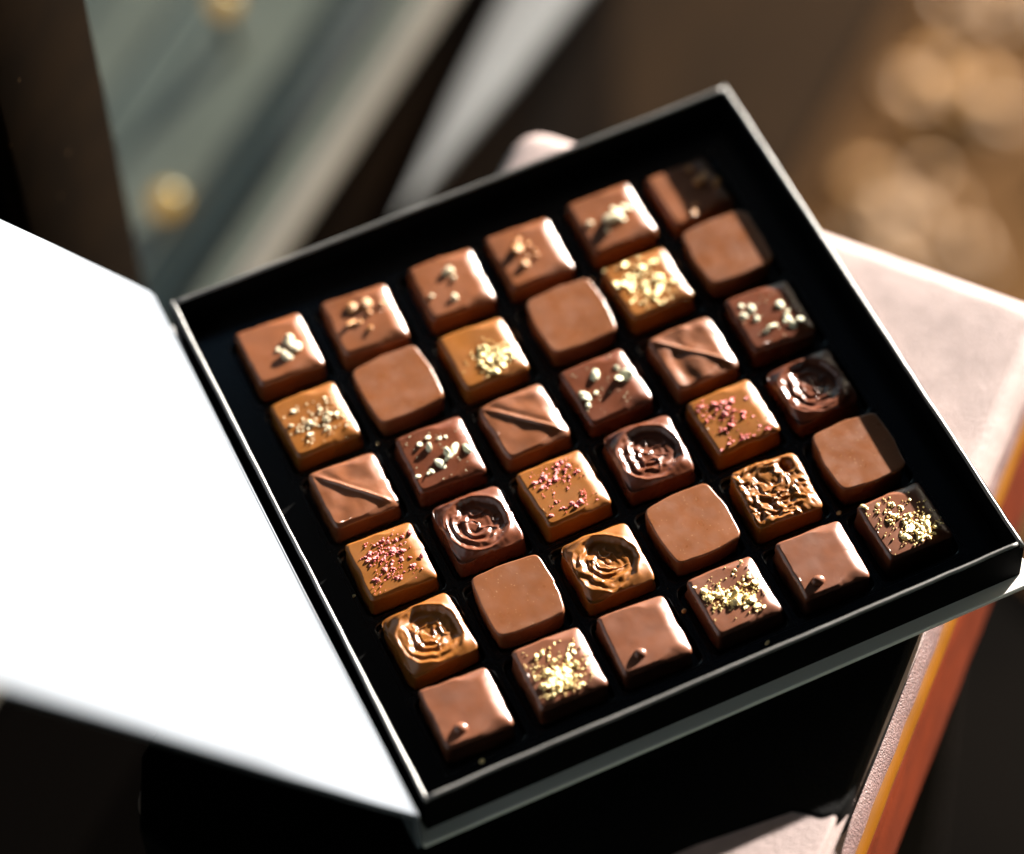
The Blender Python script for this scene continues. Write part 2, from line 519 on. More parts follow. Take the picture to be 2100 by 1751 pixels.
SHADOW_POLY = [on_edge(1.6, 0.06), on_edge(9.2, 0.06), (-6.0, -2.0), (-5.6, -2.9), (-3.6, -4.62), (-2.4, -4.65), (-1.0, -4.67), (-0.45, -4.72), (0.02, -4.76),
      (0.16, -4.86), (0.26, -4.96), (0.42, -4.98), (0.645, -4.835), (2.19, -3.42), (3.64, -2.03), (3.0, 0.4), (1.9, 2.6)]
fl = prism('shadow_slab', dense(SHADOW_POLY, 0.4), -1.9, BOT - 0.006, M['shadow_slab'], bo, bag, 0.10, 4)
tag(fl, 'black slab for the box shadow on the bag')
tb = prism('strap_end', dense([(-5.2, -4.3), (-4.2, -5.4), (-1.85, -7.02), (0.60, -4.80), (0.2, -4.5)], 0.4), -0.95, BOT - 0.02, M['pink'], bo, bag, 0.05, 3)
tag(tb, 'pale pink leather strap end')

stool = empty('stool', V(-0.2, -1.2, GZ), 'dark wooden stool hidden under the pink leather bag', 'stool')
sor = (-0.2, -1.2, GZ)
prism('seat', inset(round_poly(BAG, 0.75, 8), 0.5), -4.4, -3.42, M['wood'], sor, stool, 0.1)
for q in BAG:
    c = cen + (Vector(q) - cen) * 0.72
    box('leg', c.x - 0.5, c.x + 0.5, c.y - 0.5, c.y + 0.5, GZ + 0.01, -4.42, M['wood'], sor, stool, 0.08)

# ------------------------------------------------------------------ the box
X0, X1, Y0, Y1 = -3.385, 3.435, -3.335, 3.470     # outer faces of the walls at the rim
ZB, ZR, T = -0.44, 0.17, 0.065
bxo = (0, 0, BOT)
cbox = empty('chocolate_box', V(0, 0, BOT), 'open black gift box with white lined lid folded back', 'box')
box('base_board', X0 - 0.10, X1 + 0.13, Y0 - 0.15, Y1 + 0.12, BOT, ZB, M['board'], bxo, cbox, 0.02)


def wall(x0, x1, y0, y1):
    return box('side_wall', x0, x1, y0, y1, ZB + 0.001, ZR - 0.012, M['black'], bxo, cbox)


wall(X0, X0 + T, Y0, Y1)
wall(X1 - T, X1, Y0, Y1)
wall(X0 + T + 0.002, X1 - T - 0.002, Y0, Y0 + T)
wall(X0 + T + 0.002, X1 - T - 0.002, Y1 - T, Y1)


def rim_bar(p, q, seed, w=T * 0.8):
    """rounded worn card edge lying on top of one wall"""
    p, q = Vector(p), Vector(q)
    d = (q - p).normalized(); n = Vector((-d.y, d.x))
    L = (q - p).length
    K = 90
    vs, fs = [], []
    prof = [(-0.5, -0.02), (-0.5, 0.01), (-0.40, 0.030), (-0.2, 0.040), (0.0, 0.043), (0.2, 0.040), (0.40, 0.030), (0.5, 0.01), (0.5, -0.02)]
    for i in range(K + 1):
        t = i / K
        c = p + (q - p) * t
        j = 0.010 * float(vnoise(t * 9, 0.3, seed)) + 0.006 * float(vnoise(t * 40, 0.7, seed + 3))
        e = 1.0 + 0.10 * float(vnoise(t * 24, 1.7, seed + 5))
        for a, z in prof:
            w_ = c + n * (a * w * e + j)
            vs.append(((w_.x - bxo[0]) * P, (w_.y - bxo[1]) * P, (ZR - 0.03 + z - bxo[2]) * P))
    m_ = len(prof)
    for i in range(K):
        for j in range(m_ - 1):
            a = i * m_ + j
            fs.append((a, a + m_, a + m_ + 1, a + 1))
    fs.append(tuple(range(m_))); fs.append(tuple(K * m_ + j for j in range(m_ - 1, -1, -1)))
    return link('rim_edge', mesh('rim_edge', vs, fs, M['rim']), cbox)


h = T / 2
rim_bar((X0 + h, Y0), (X0 + h, Y1), 1)
rim_bar((X1 - h, Y1), (X1 - h, Y0), 2)
rim_bar((X0 + T, Y0 + h), (X1 - T, Y0 + h), 3)
rim_bar((X1 - T, Y1 - h), (X0 + T, Y1 - h), 4)

# spine and lid, hinged along the left wall
box('spine', X0 - 0.17, X0 - 0.105, Y0 - 0.12, Y1 + 0.18, BOT + 0.003, 0.19, M['paper'], bxo, cbox, 0.015)
TH = math.radians(57)
hx, hz = X0 - 0.13, 0.21
vs, fs = [], []
NS, NYY = 24, 40
LEN, LT = 6.95, 0.075
for lay in (0, 1):
    for i in range(NS + 1):
        for j in range(NYY + 1):
            s = LEN * i / NS
            y = (Y0 - 0.12) + (Y1 + 0.20 - (Y0 - 0.12)) * j / NYY
            warp = 0.020 * math.sin(s * 0.6 + y * 0.5) + 0.016 * float(vnoise(s * 0.9 + y * 0.35, y * 0.5, 3))
            warp *= min(1.0, s / 0.8)
            nx, nz = math.sin(TH), math.cos(TH)
            x = hx - s * math.cos(TH) + nx * warp - (nx * LT if lay else 0)
            z = hz + s * math.sin(TH) + nz * warp - (nz * LT if lay else 0)
            vs.append(((x - bxo[0]) * P, (y - bxo[1]) * P, (z - bxo[2]) * P))
nv = (NS + 1) * (NYY + 1)
for i in range(NS):
    for j in range(NYY):
        a = i * (NYY + 1) + j
        fs.append((a, a + 1, a + NYY + 2, a + NYY + 1))
        fs.append((nv + a, nv + a + NYY + 1, nv + a + NYY + 2, nv + a + 1))
for i in range(NS):
    a = i * (NYY + 1); b = a + NYY + 1
    fs.append((a, b, nv + b, nv + a))
    a += NYY; b += NYY
    fs.append((a, nv + a, nv + b, b))
for j in range(NYY):
    fs.append((j, nv + j, nv + j + 1, j + 1))
    a = NS * (NYY + 1) + j
    fs.append((a, a + 1, nv + a + 1, nv + a))
lid = link('lid', mesh('lid', vs, fs, M['paper']), cbox)
bevel(lid, 0.012, 2)

# ------------------------------------------------------------------ the tray with its wells
TZ, WZ = -0.235, -0.335
QY = 0.989
CENT = [[(-2.504, 2.491), (-1.511, 2.441), (-0.459, 2.462), (0.491, 2.465), (1.512, 2.498), (2.487, 2.480)],
        [(-2.515, 1.48), (-1.533, 1.496), (-0.534, 1.451), (0.529, 1.48), (1.478, 1.507), (2.469, 1.538)],
        [(-2.5, 0.476), (-1.497, 0.476), (-0.509, 0.468), (0.476, 0.48), (1.504, 0.448), (2.478, 0.513)],
        [(-2.504, -0.504), (-1.491, -0.495), (-0.502, -0.502), (0.509, -0.487), (1.524, -0.474), (2.475, -0.495)],
        [(-2.502, -1.494), (-1.489, -1.484), (-0.475, -1.522), (0.524, -1.487), (1.496, -1.514), (2.497, -1.474)],
        [(-2.52, -2.44), (-1.475, -2.446), (-0.523, -2.471), (0.528, -2.455), (1.532, -2.489), (2.525, -2.445)]]
verts, faces = [], []
tro = (0, 0, ZB + 0.01)


def tv(x, y, z):
    verts.append(((x - tro[0]) * P, (y - tro[1]) * P, (z - tro[2]) * P))
    return len(verts) - 1


def cell_pts(cx, cy, hw, hh, r, k=6):
    out = []
    for (sx, sy, a0) in ((1, 1, 0), (-1, 1, 90), (-1, -1, 180), (1, -1, 270)):
        for j in range(k + 1):
            a = math.radians(a0 + 90 * j / k)
            out.append((cx + sx * (hw - r) + r * math.cos(a), cy + sy * (hh - r) + r * math.sin(a)))
    return out


for i in range(6):
    for j in range(6):
        cx, cy = j - 2.5, (2.5 - i) * QY
        q = 7
        # outer square: corner points repeated so each well point has a partner
        sq = []
        for idx, (sx, sy) in enumerate(((1, 1), (-1, 1), (-1, -1), (1, -1))):
            for t_ in range(q):
                sq.append((cx + sx * 0.5, cy + sy * 0.5 * QY))
        rings = [[tv(x, y, TZ) for x, y in cell_pts(cx, cy, 0.499, 0.499 * QY, 0.02)]]
        for hw, z, r in ((0.458, TZ, 0.09), (0.450, TZ - 0.006, 0.09), (0.444, TZ - 0.022, 0.09), (0.436, WZ + 0.012, 0.085), (0.42, WZ, 0.08)):
            rings.append([tv(x, y, z) for x, y in cell_pts(cx, cy, hw, hw, r)])
        n = len(rings[0])
        for a, b in zip(rings[:-1], rings[1:]):
            for t_ in range(n):
                faces.append((a[t_], a[(t_ + 1) % n], b[(t_ + 1) % n], b[t_]))
        faces.append(tuple(rings[-1]))
# margins of the tray round the wells, dropping a little at the very edge
gx, gy = 3.0, 3.0 * QY
ix0, ix1, iy0, iy1 = X0 + T + 0.012, X1 - T - 0.012, Y0 + T + 0.012, Y1 - T - 0.012
def strip(x0, x1, y0, y1):
    nx_, ny_ = 12, 12
    ids = [[tv(x0 + (x1 - x0) * a / nx_, y0 + (y1 - y0) * b / ny_, TZ) for b in range(ny_ + 1)] for a in range(nx_ + 1)]
    for a in range(nx_):
        for b in range(ny_):
            faces.append((ids[a][b], ids[a + 1][b], ids[a + 1][b + 1], ids[a][b + 1]))
strip(ix0, -gx, iy0, iy1); strip(gx, ix1, iy0, iy1)
strip(-gx, gx, iy0, -gy); strip(-gx, gx, gy, iy1)
# skirt down to the floor of the box
for (a, b) in (((ix0, iy0), (ix1, iy0)), ((ix1, iy0), (ix1, iy1)), ((ix1, iy1), (ix0, iy1)), ((ix0, iy1), (ix0, iy0))):
    f = [tv(*a, ZB + 0.012), tv(*b, ZB + 0.012), tv(*b, TZ), tv(*a, TZ)]
    faces.append(tuple(f))
tray = link('tray', mesh('tray', verts, faces, M['tray'], smooth=False), None, V(*tro))
tag(tray, 'glossy black plastic tray with square wells inside the box', 'tray')


# ------------------------------------------------------------------ chocolates
BASE = WZ + 0.006
HW = 0.382


def choc(kind, m, i, j, top=0.0, tilt=(0, 0), rot=0.0, seed=0, label='', group='', hw=HW, cat='chocolate'):
    """one chocolate: rings of points from the foot, up the side, over the bevel and in to the middle of the top"""
    H = top - BASE + 0.014 * math.sin(seed * 7.3)
    NP = 176
    th = np.linspace(0, 2 * np.pi, NP, endpoint=False)
    c, s = np.cos(th), np.sin(th)
    ex = {'barrel': 10.0, 'plain': 17.0}.get(kind, 12.0)
    r = 1.0 / (np.abs(c) ** ex + np.abs(s) ** ex) ** (1 / ex)
    r = r * (1 + 0.012 * fbm(c * 2 + 5, s * 2 + 5, seed, 3))
    if kind == 'barrel':
        r = r * (0.955 + 0.052 * np.cos(2 * th) ** 2) * (1 + 0.012 * fbm(c * 3 + 9, s * 3 + 5, seed + 4, 2))
    bw = {'barrel': 0.020, 'swirl': 0.070, 'crackle': 0.055}.get(kind, 0.080)
    prof = []
    foot = 1.03 if kind != 'barrel' else 0.97
    for t in np.linspace(0, 1, 9):
        f = foot + (1 - foot) * min(1, t * 1.6) if kind != 'barrel' else foot + (1.0 - foot) * t ** 0.8
        prof.append((f, t * (H - bw)))
    if kind == 'barrel':
        for a in np.linspace(10, 90, 9):
            a = math.radians(a)
            prof.append((1 - bw / hw * (1 - math.cos(a)), H - bw + bw * math.sin(a)))
    else:
        # a tight turn at the edge, a long even slope of about thirty degrees, then easing on to the flat top
        steps = [(85, .002), (75, .004), (65, .005), (55, .006), (46, .008), (40, .010), (36, .012), (33, .018), (31, .020), (29, .016), (25, .010), (20, .012), (13, .012), (6, .012), (2, .010)]
        d, z = 0.0, 0.0
        tot = sum(w * math.tan(math.radians(t)) for t, w in steps)
        for t, w in steps:
            d += w; z += w * math.tan(math.radians(t)) * bw / tot
            prof.append((1 - d / hw, H - bw + z))
    s_in = prof[-1][0]
    NT = 84 if kind in ('swirl', 'crackle') else 44
    for k in range(1, NT):
        prof.append((s_in * (1 - k / NT), H))
    S = np.array([p_[0] for p_ in prof]); ZZ = np.array([p_[1] for p_ in prof])
    # the slope is broad on the right-hand edge and tight on the others
    wd = 0.28 + 0.72 * sst(-0.1, 0.75, c) if kind != 'barrel' else np.ones(NP)
    s_e = S[:, None]
    inner = S[:, None] <= 1.0
    s_e = np.where(inner & (S[:, None] >= s_in), 1 - (1 - S[:, None]) * wd[None, :], s_e)
    s_e = np.where(S[:, None] < s_in, S[:, None] / s_in * (1 - (1 - s_in) * wd[None, :]), s_e)
    Xx = hw * s_e * (r * c)[None, :]
    Yy = hw * s_e * (r * s)[None, :]
    Zz = np.repeat(ZZ[:, None], NP, 1)
    if kind != 'barrel':
        Zz = np.where(Zz > H - bw, H - (H - Zz) * (0.55 + 0.45 * wd[None, :]), Zz * ((H - bw * (0.55 + 0.45 * wd[None, :])) / (H - bw)))
    # lumpy sides
    low = np.clip(1 - ZZ / (H - bw), 0, 1)[:, None]
    side = 0.016 * fbm(th[None, :] * 2.2 + 0 * Xx, Zz * 6 + seed, seed + 2, 3)
    edge = (S[:, None] > s_in * 0.97)
    k_ = (0.6 if kind == 'barrel' else 1.0)
    Xx = Xx * (1 + k_ * side / hw * edge); Yy = Yy * (1 + k_ * side / hw * edge)
    wtop = sst(H - bw * 0.9, H - bw * 0.05, Zz)
    Hf = height(kind, Xx, Yy, seed)
    Zz = Zz + wtop * Hf
    Zz = Zz + (Xx * tilt[0] + Yy * tilt[1]) * sst(0, H, Zz)
    pts = np.stack([Xx, Yy, Zz], -1).reshape(-1, 3) * P
    nr = len(prof)
    pts = np.vstack([pts, [[0, 0, (H + float(height(kind, np.zeros((1, 1)), np.zeros((1, 1)), seed)[0, 0])) * P]], [[0, 0, 0]]])
    idx = np.arange(nr * NP).reshape(nr, NP)
    a = idx[:-1]; b = idx[1:]
    F = np.stack([a, np.roll(a, -1, 1), np.roll(b, -1, 1), b], -1).reshape(-1, 4).tolist()
    tip, bot = nr * NP, nr * NP + 1
    F += [[idx[-1][k], idx[-1][(k + 1) % NP], tip] for k in range(NP)]
    F += [[idx[0][(k + 1) % NP], idx[0][k], bot] for k in range(NP)]
    o = link('chocolate', mesh('chocolate', pts.tolist(), F, m), None, V(*CENT[i][j], BASE))
    o.rotation_euler = (0, 0, rot)
    tag(o, label, cat, group)
    o['_h'] = H
    return o


def height(kind, x, y, seed):
    q = fbm(x * 2.2 + seed * 3.1, y * 2.2 + 1.7, seed, 3)
    if kind == 'barrel':
        return 0.004 * q
    h0 = 0.016 * q
    if kind == 'plain':
        return 0.007 * q
    if kind == 'ridge':
        d = (x + y) / math.sqrt(2) + 0.015 * vnoise(x * 5, y * 5, seed)
        t = (x - y) / math.sqrt(2)
        env = sst(-0.50, -0.30, t) * (1 - sst(0.36, 0.47, t))
        rid = 0.017 * np.exp(-(np.maximum(d, 0) / 0.024) ** 2) * np.exp(-(np.minimum(d, 0) / 0.014) ** 2)
        step = -0.006 * (1 - sst(-0.03, 0.01, d))
        wav = 0.013 * np.sin((x * 1.0 - y * 0.35) * 15 + 3 * fbm(x * 3, y * 3, seed + 9, 2)) * (1 - sst(-0.08, -0.02, d)) * (0.22 + 0.75 * (seed == 64) + 0.10 * (seed == 61))
        wav2 = 0.010 * np.sin((x + 0.5 * y) * 20 + 4 * fbm(x * 3, y * 3, seed + 4, 2)) * sst(0.03, 0.10, d) * 0.5
        return h0 + (rid + step) * env + wav + wav2
    if kind == 'swirl':
        cx, cy = -0.015 + 0.02 * ((seed % 5) - 2) * 0.4, -0.01 + 0.012 * ((seed % 3) - 1)
        dx, dy = x - cx, y - cy
        r = np.sqrt(dx * dx + dy * dy) + 1e-6
        a = np.arctan2(dy, dx)
        ca, sa = np.cos(a), np.sin(a)
        R = 0.350 + 0.040 * fbm(ca * 1.9 + 3, sa * 1.9 + seed, seed, 3)
        far = sst(-0.35, 0.55, np.cos(a - 0.70))          # towards the back right corner
        # a dished seal: steep wall at the back right, long gentle bank opposite
        r0 = R * (0.30 + 0.52 * far)
        dep = 0.030 + 0.022 * far
        bowl = -dep * (1 - sst(r0, R, r))
        drop = -0.060 * sst(R - 0.005, R + 0.11, r) * (1 - far)
        lip = 0.010 * np.exp(-((r - R) / 0.020) ** 2)
        w = fbm(x * 4.5 + 11, y * 4.5 + seed, seed + 5, 3)
        ter = 0.012 * np.sin(2 * np.pi * (r * 8.5 + 0.9 * w + 0.1 * seed)) * sst(0.07, 0.14, r) * (1 - sst(R - 0.06, R, r)) * (0.25 + 0.75 * (1 - far))
        w2 = fbm(x * 6.5 + 2.3 * seed, y * 6.5 + 4, seed + 7, 2)
        worm = 0.011 * np.exp(-(w2 / 0.055) ** 2) * (1 - sst(0.16, 0.27, r)) + 0.010 * w * (1 - sst(R - 0.05, R, r))
        return bowl + drop + lip + ter + worm + 0.006 * q
    if kind == 'crackle':
        u = x * 9.5 + 1.7 * fbm(x * 4, y * 4, seed, 2); v = y * 9.5 + 1.7 * fbm(x * 4 + 7, y * 4, seed + 1, 2)
        n1 = 1 - np.abs(fbm(u * 0.55 + 3, v * 0.9, seed + 2, 2)) * 3.2
        n2 = 1 - np.abs(fbm(u * 1.3, v * 1.1 + 5, seed + 3, 2)) * 3.0
        pit = -0.10 * np.exp(-(((x - 0.21) / 0.055) ** 2 + ((y - 0.24) / 0.085) ** 2))
        lip = 0.016 * sst(0.27, 0.33, np.maximum(np.abs(x), np.abs(y)))
        return 0.017 * np.clip(n1, -0.6, 1) + 0.009 * np.clip(n2, -0.6, 1) - 0.012 + pit + lip
    return h0


def rock(name, seed, m, rough=0.3, sub=1):
    """a small lumpy broken piece of unit size"""
    t = (1 + 5 ** .5) / 2
    vs = [Vector(v).normalized() for v in ((-1, t, 0), (1, t, 0), (-1, -t, 0), (1, -t, 0), (0, -1, t), (0, 1, t), (0, -1, -t), (0, 1, -t), (t, 0, -1), (t, 0, 1), (-t, 0, -1), (-t, 0, 1))]
    fs = [(0, 11, 5), (0, 5, 1), (0, 1, 7), (0, 7, 10), (0, 10, 11), (1, 5, 9), (5, 11, 4), (11, 10, 2), (10, 7, 6), (7, 1, 8), (3, 9, 4), (3, 4, 2), (3, 2, 6), (3, 6, 8), (3, 8, 9), (4, 9, 5), (2, 4, 11), (6, 2, 10), (8, 6, 7), (9, 8, 1)]
    for _ in range(sub):
        mid = {}; nf = []
        def g(a, b):
            k = (min(a, b), max(a, b))
            if k not in mid:
                vs.append(((vs[a] + vs[b]) / 2).normalized()); mid[k] = len(vs) - 1
            return mid[k]
        for a, b, c in fs:
            ab, bc, ca = g(a, b), g(b, c), g(c, a)
            nf += [(a, ab, ca), (b, bc, ab), (c, ca, bc), (ab, bc, ca)]
        fs = nf
    r_ = random.Random(seed)
    ks = [Vector((r_.gauss(0, 1), r_.gauss(0, 1), r_.gauss(0, 1))).normalized() for _ in range(9)]
    am = [r_.uniform(-1, 1) for _ in ks]
    out = []
    st = Vector((r_.uniform(0.8, 1.25), r_.uniform(0.75, 1.1), r_.uniform(0.65, 0.95)))
    for v in vs:
        d = 1.0
        for k, a in zip(ks, am):
            w = v.dot(k)
            d += rough * a * max(0, w - 0.35) * 1.4
        out.append((v.x * d * st.x * 0.5 * P, v.y * d * st.y * 0.5 * P, v.z * d * st.z * 0.5 * P))
    return mesh(name, out, fs, m, smooth=False)


ROCK = {}
for k, nm, rg in (('nut', 'nut_piece', 0.45), ('amber', 'nut_piece', 0.5), ('pist', 'nut_piece', 0.5), ('gold', 'nut_crumb', 0.55), ('red', 'berry_crystal', 0.7)):
    ROCK[k] = [rock(nm, 10 * len(k) + s, M[k], rg) for s in range(6)]


def at(ch, kind, seed, x, y):
    return ch['_h'] + float(height(kind, np.array([[x]]), np.array([[y]]), seed)[0, 0])


def piece(ch, kind, seed, mk, x, y, d, name, r_, sink=0.25, drop=0.0, flat=1.0):
    o = link(name, ROCK[mk][r_.randrange(6)], ch)
    edge = max(abs(x), abs(y))
    dz = 0.0
    if edge > HW - 0.05:
        dz = -0.04 - (edge - HW + 0.05) * 1.2
    o.location = (x * P, y * P, (at(ch, kind, seed, x, y) + d * sink + dz - drop) * P)
    o.rotation_euler = (r_.uniform(-.5, .5), r_.uniform(-.5, .5), r_.uniform(0, 6.28))
    e = d * r_.uniform(0.85, 1.15)
    o.scale = (e, e * r_.uniform(0.8, 1.1), e * r_.uniform(0.75, 1.0) * flat)
    return o


def pix(dx, dy):
    """offset measured on the photograph -> position on the chocolate's top"""
    a = (dx * 115 - dy * 65) / 18775.0
    b = (135 * dy + 50 * dx) / 18775.0
    return a * 0.72, -b * 0.74


def dust(ch, kind, seed, mk, pts, name):
    """the finest crumbs, too many to count, as one mesh"""
    r_ = random.Random(seed)
    vs, fs = [], []
    for x, y, d in pts:
        z = at(ch, kind, seed, x, y)
        if max(abs(x), abs(y)) > HW - 0.05:
            z -= 0.05
        b = len(vs)
        for k in range(6):
            v = [(1, 0, 0), (-1, 0, 0), (0, 1, 0), (0, -1, 0), (0, 0, 1), (0, 0, -1)][k]
            q = r_.uniform(0.35, 0.6) * d
            vs.append(((x + v[0] * q) * P, (y + v[1] * q) * P, (z + d * 0.2 + v[2] * q) * P))
        for f in ((0, 2, 4), (2, 1, 4), (1, 3, 4), (3, 0, 4), (2, 0, 5), (1, 2, 5), (3, 1, 5), (0, 3, 5)):
            fs.append(tuple(b + k for k in f))
    o = link(name, mesh(name, vs, fs, M[mk], smooth=False), ch)
    o['kind'] = 'stuff'
    return o


ROWN = ['back row', 'second row from back', 'third row from back', 'third row from front', 'second row from front', 'front row']
COLN = ['beside the lid', 'second from lid', 'third from lid', 'third from right', 'second from right', 'at right wall']


def place(i, j):
    return '%s, %s' % (ROWN[i], COLN[j])


rnd = random.Random(3)


def jr():
    return math.radians(rnd.uniform(-2.8, 2.8))


# row 0: nut pieces
NUTS0 = {
    0: ('nut', [(19, -15, 30), (34, -2, 34), (19, 20, 27), (-2, 6, 15)], 'milk chocolate with clustered pale nut pieces'),
    1: ('amber', [(-30, -22, 21), (-17, -24, 16), (3, -32, 26), (35, -31, 16), (-33, 13, 22), (15, 24, 20)], 'milk chocolate with many amber nut bits'),
    2: ('nut', [(-8, -25, 24), (6, -8, 16), (-43, 33, 18), (9, 33, 18)], 'milk chocolate with few spread nut bits'),
    3: ('amber', [(-24, -28, 17), (-27, -7, 25), (-7, 30, 22)], 'milk chocolate with faint tan nut bits'),
    4: ('nut', [(-50, 16, 19), (3, 2, 44), (34, -18, 26), (-11, 34, 18), (25, 9, 22), (12, -12, 24)], 'milk chocolate with big pale nut lump'),
    5: ('amber', [(2, -52, 18), (20, -24, 34), (60, -15, 18), (7, 57, 20), (11, 38, 17)], 'half-shaded milk chocolate with brown nut bits'),
}
for j in range(6):
    mk, lst, lb = NUTS0[j]
    sd = 20 + j
    ch = choc('plain', M['milk_warm'], 0, j, top=(-0.085 if j == 5 else -0.005), tilt=(rnd.uniform(-.02, .02), rnd.uniform(-.02, .02)), rot=jr(), seed=sd,
              label='%s, %s' % (lb, place(0, j)), group='nut-topped chocolates in the back row')
    r_ = random.Random(sd)
    for dx, dy, d in lst:
        x, y = pix(dx, dy)
        piece(ch, 'plain', sd, mk, x, y, d / 225.0, 'nut_piece', r_, sink=0.12, flat=0.65)
    if j in (1, 3):
        for q in range(5):
            x, y = pix(r_.uniform(-40, 20), r_.uniform(-25, 35))
            piece(ch, 'plain', sd, 'amber', x, y, 0.05, 'nut_piece', r_, sink=0.2)


# row 1: caramel with crumbs and smooth moulded ones in turn
def crumbs(ch, kind, sd, mk, spots, n_big, n_dust, size, name):
    r_ = random.Random(sd)
    for k in range(n_big):
        cx, cy, sx, sy, an, w = r_.choices(spots, weights=[q[5] for q in spots])[0]
        for _ in range(20):
            p1, p2 = r_.gauss(0, sx), r_.gauss(0, sy)
            x, y = cx + p1 * math.cos(an) - p2 * math.sin(an), cy + p1 * math.sin(an) + p2 * math.cos(an)
            if max(abs(x), abs(y)) < HW - 0.012:
                break
        else:
            continue
        near = math.hypot(x - cx, y - cy) < 0.7 * max(sx, sy)
        piece(ch, kind, sd, mk, x, y, size * (0.5 + 1.0 * r_.random() ** 2), name, r_, sink=0.08 if not near else r_.uniform(0.06, 0.25), flat=(0.5 if mk == 'red' else 0.6))
    pts = []
    for k in range(n_dust):
        cx, cy, sx, sy, an, w = r_.choices(spots, weights=[q[5] for q in spots])[0]
        x, y = cx + r_.gauss(0, sx * 1.5), cy + r_.gauss(0, sy * 1.5)
        if max(abs(x), abs(y)) < HW - 0.012:
            pts.append((x, y, size * r_.uniform(0.3, 0.65)))
    if pts:
        dust(ch, kind, sd, mk, pts, name.replace('nut_crumb', 'crumb_dust').replace('berry_crystal', 'berry_dust'))


CR1 = {0: ([(0.02, -0.04, 0.15, 0.11, 0.2, 1)], 46, 60, 'caramel chocolate scattered with pale nut crumbs'),
       2: ([(0.10, -0.12, 0.15, 0.09, -0.35, 1)], 66, 60, 'caramel chocolate with gold crumb heap on front half'),
       4: ([(-0.02, 0.0, 0.19, 0.19, 0, 1)], 86, 60, 'caramel chocolate covered all over in gold crumbs')}
for j in (0, 2, 4):
    sp, nb, nd, lb = CR1[j]
    sd = 30 + j
    ch = choc('plain', M['caramel'], 1, j, top=0.0, tilt=(rnd.uniform(-.02, .02), rnd.uniform(-.02, .02)), rot=jr(), seed=sd,
              label='%s, %s' % (lb, place(1, j)), group='crumb-topped caramel chocolates')
    crumbs(ch, 'plain', sd, 'gold' if j else 'nut', sp, nb, nd, 0.046, 'nut_crumb')
for (i, j) in ((1, 1), (1, 3), (1, 5), (4, 1), (4, 3), (4, 5)):
    sd = 40 + i * 6 + j
    lb = 'smooth bulging chocolate with flat matt top' if (i, j) != (1, 5) else 'smooth bulging chocolate, its edge shaded'
    ch = choc('barrel', M['mould'], i, j, top=0.0, tilt=(0.02 if (i, j) == (1, 5) else rnd.uniform(-.012, .012), rnd.uniform(-.012, .012)), rot=jr(), seed=sd, hw=0.408,
              label='%s, %s' % (lb, place(i, j)), group='smooth moulded chocolates')

# row 2: diagonal ridges and pistachio-topped dark ones
for j in (0, 2, 4):
    sd = {0: 60, 2: 61, 4: 64}[j]
    lb = {0: 'milk chocolate with a straight diagonal ridge', 2: 'milk chocolate with a thin diagonal ridge', 4: 'milk chocolate with diagonal ridge and ripples'}[j]
    choc('ridge', M['milk'], 2, j, tilt=(rnd.uniform(-.015, .015), rnd.uniform(-.015, .015)), rot=jr(), seed=sd,
         label='%s, %s' % (lb, place(2, j)), group='chocolates with a diagonal ridge')
PI2 = {1: ([(-46, -17, 12), (-26, -10, 24), (33, -10, 22), (56, -10, 24), (15, 2, 22), (20, 11, 24), (6, 25, 22), (-43, 51, 12), (-28, -33, 14), (-1, -31, 13), (12, -34, 10), (-16, 40, 9), (-24, 44, 8)], 'dark chocolate with many pale green nut bits'),
       3: ([(-25, -23, 23), (24, -36, 16), (29, -15, 24), (42, -18, 21), (-52, 20, 22), (-25, 15, 13), (-44, 39, 12), (-44, 26, 14)], 'dark chocolate with sparse pale green nut bits'),
       5: ([(-43, -10, 22), (-63, 6, 20), (-32, 11, 15), (0, 27, 20), (21, -21, 22), (34, -3, 18), (32, 18, 18), (51, 26, 18), (67, 12, 24), (-67, -18, 18), (-13, 40, 13), (40, 8, 14)], 'dark chocolate with round cream crumbs')}
for j in (1, 3, 5):
    lst, lb = PI2[j]
    sd = 70 + j
    ch = choc('plain', M['dark'], 2, j, top=0.0, tilt=(rnd.uniform(-.02, .02), rnd.uniform(-.02, .02)), rot=jr(), seed=sd,
              label='%s, %s' % (lb, place(2, j)), group='dark chocolates with pistachio bits')
    r_ = random.Random(sd)
    for dx, dy, d in lst:
        x, y = pix(dx, dy)
        x = max(-0.36, min(0.36, x)); y = max(-0.36, min(0.36, y))
        piece(ch, 'plain', sd, 'pist', x, y, d / (260.0 if j == 5 else 205.0), 'nut_piece', r_, sink=0.08, flat=0.5)
    dust(ch, 'plain', sd, 'pist', [(r_.uniform(-.33, .33), r_.uniform(-.33, .33), r_.uniform(0.008, 0.02)) for _ in range(30)], 'crumb_dust')

# row 3: berry crystals and swirled seals
RED = {0: ([(-0.16, 0.10, 0.08, 0.05, 0, 1.0), (0.05, -0.02, 0.10, 0.13, 0.2, 2.0), (-0.05, -0.2, 0.16, 0.08, 0, 1.2), (0.1, 0.16, 0.14, 0.08, 0, 1.0)], 88, 60, 'caramel chocolate thickly sprinkled with pink crystals'),
       2: ([(0.12, 0.12, 0.12, 0.12, 0, 1.2), (-0.10, 0.18, 0.14, 0.07, 0, 1), (0.08, -0.24, 0.16, 0.05, 0, .7), (-.2, .0, .07, .14, 0, .5)], 52, 60, 'caramel chocolate lightly sprinkled with pink crystals'),
       4: ([(-0.02, 0.12, 0.17, 0.12, 0, 1.2), (-0.05, -0.1, 0.16, 0.14, 0, 1), (-0.05, -0.32, 0.16, 0.03, 0, .6), (-0.27, 0.2, .05, .10, 0, .5)], 64, 40, 'caramel chocolate dotted with round pink crystals')}
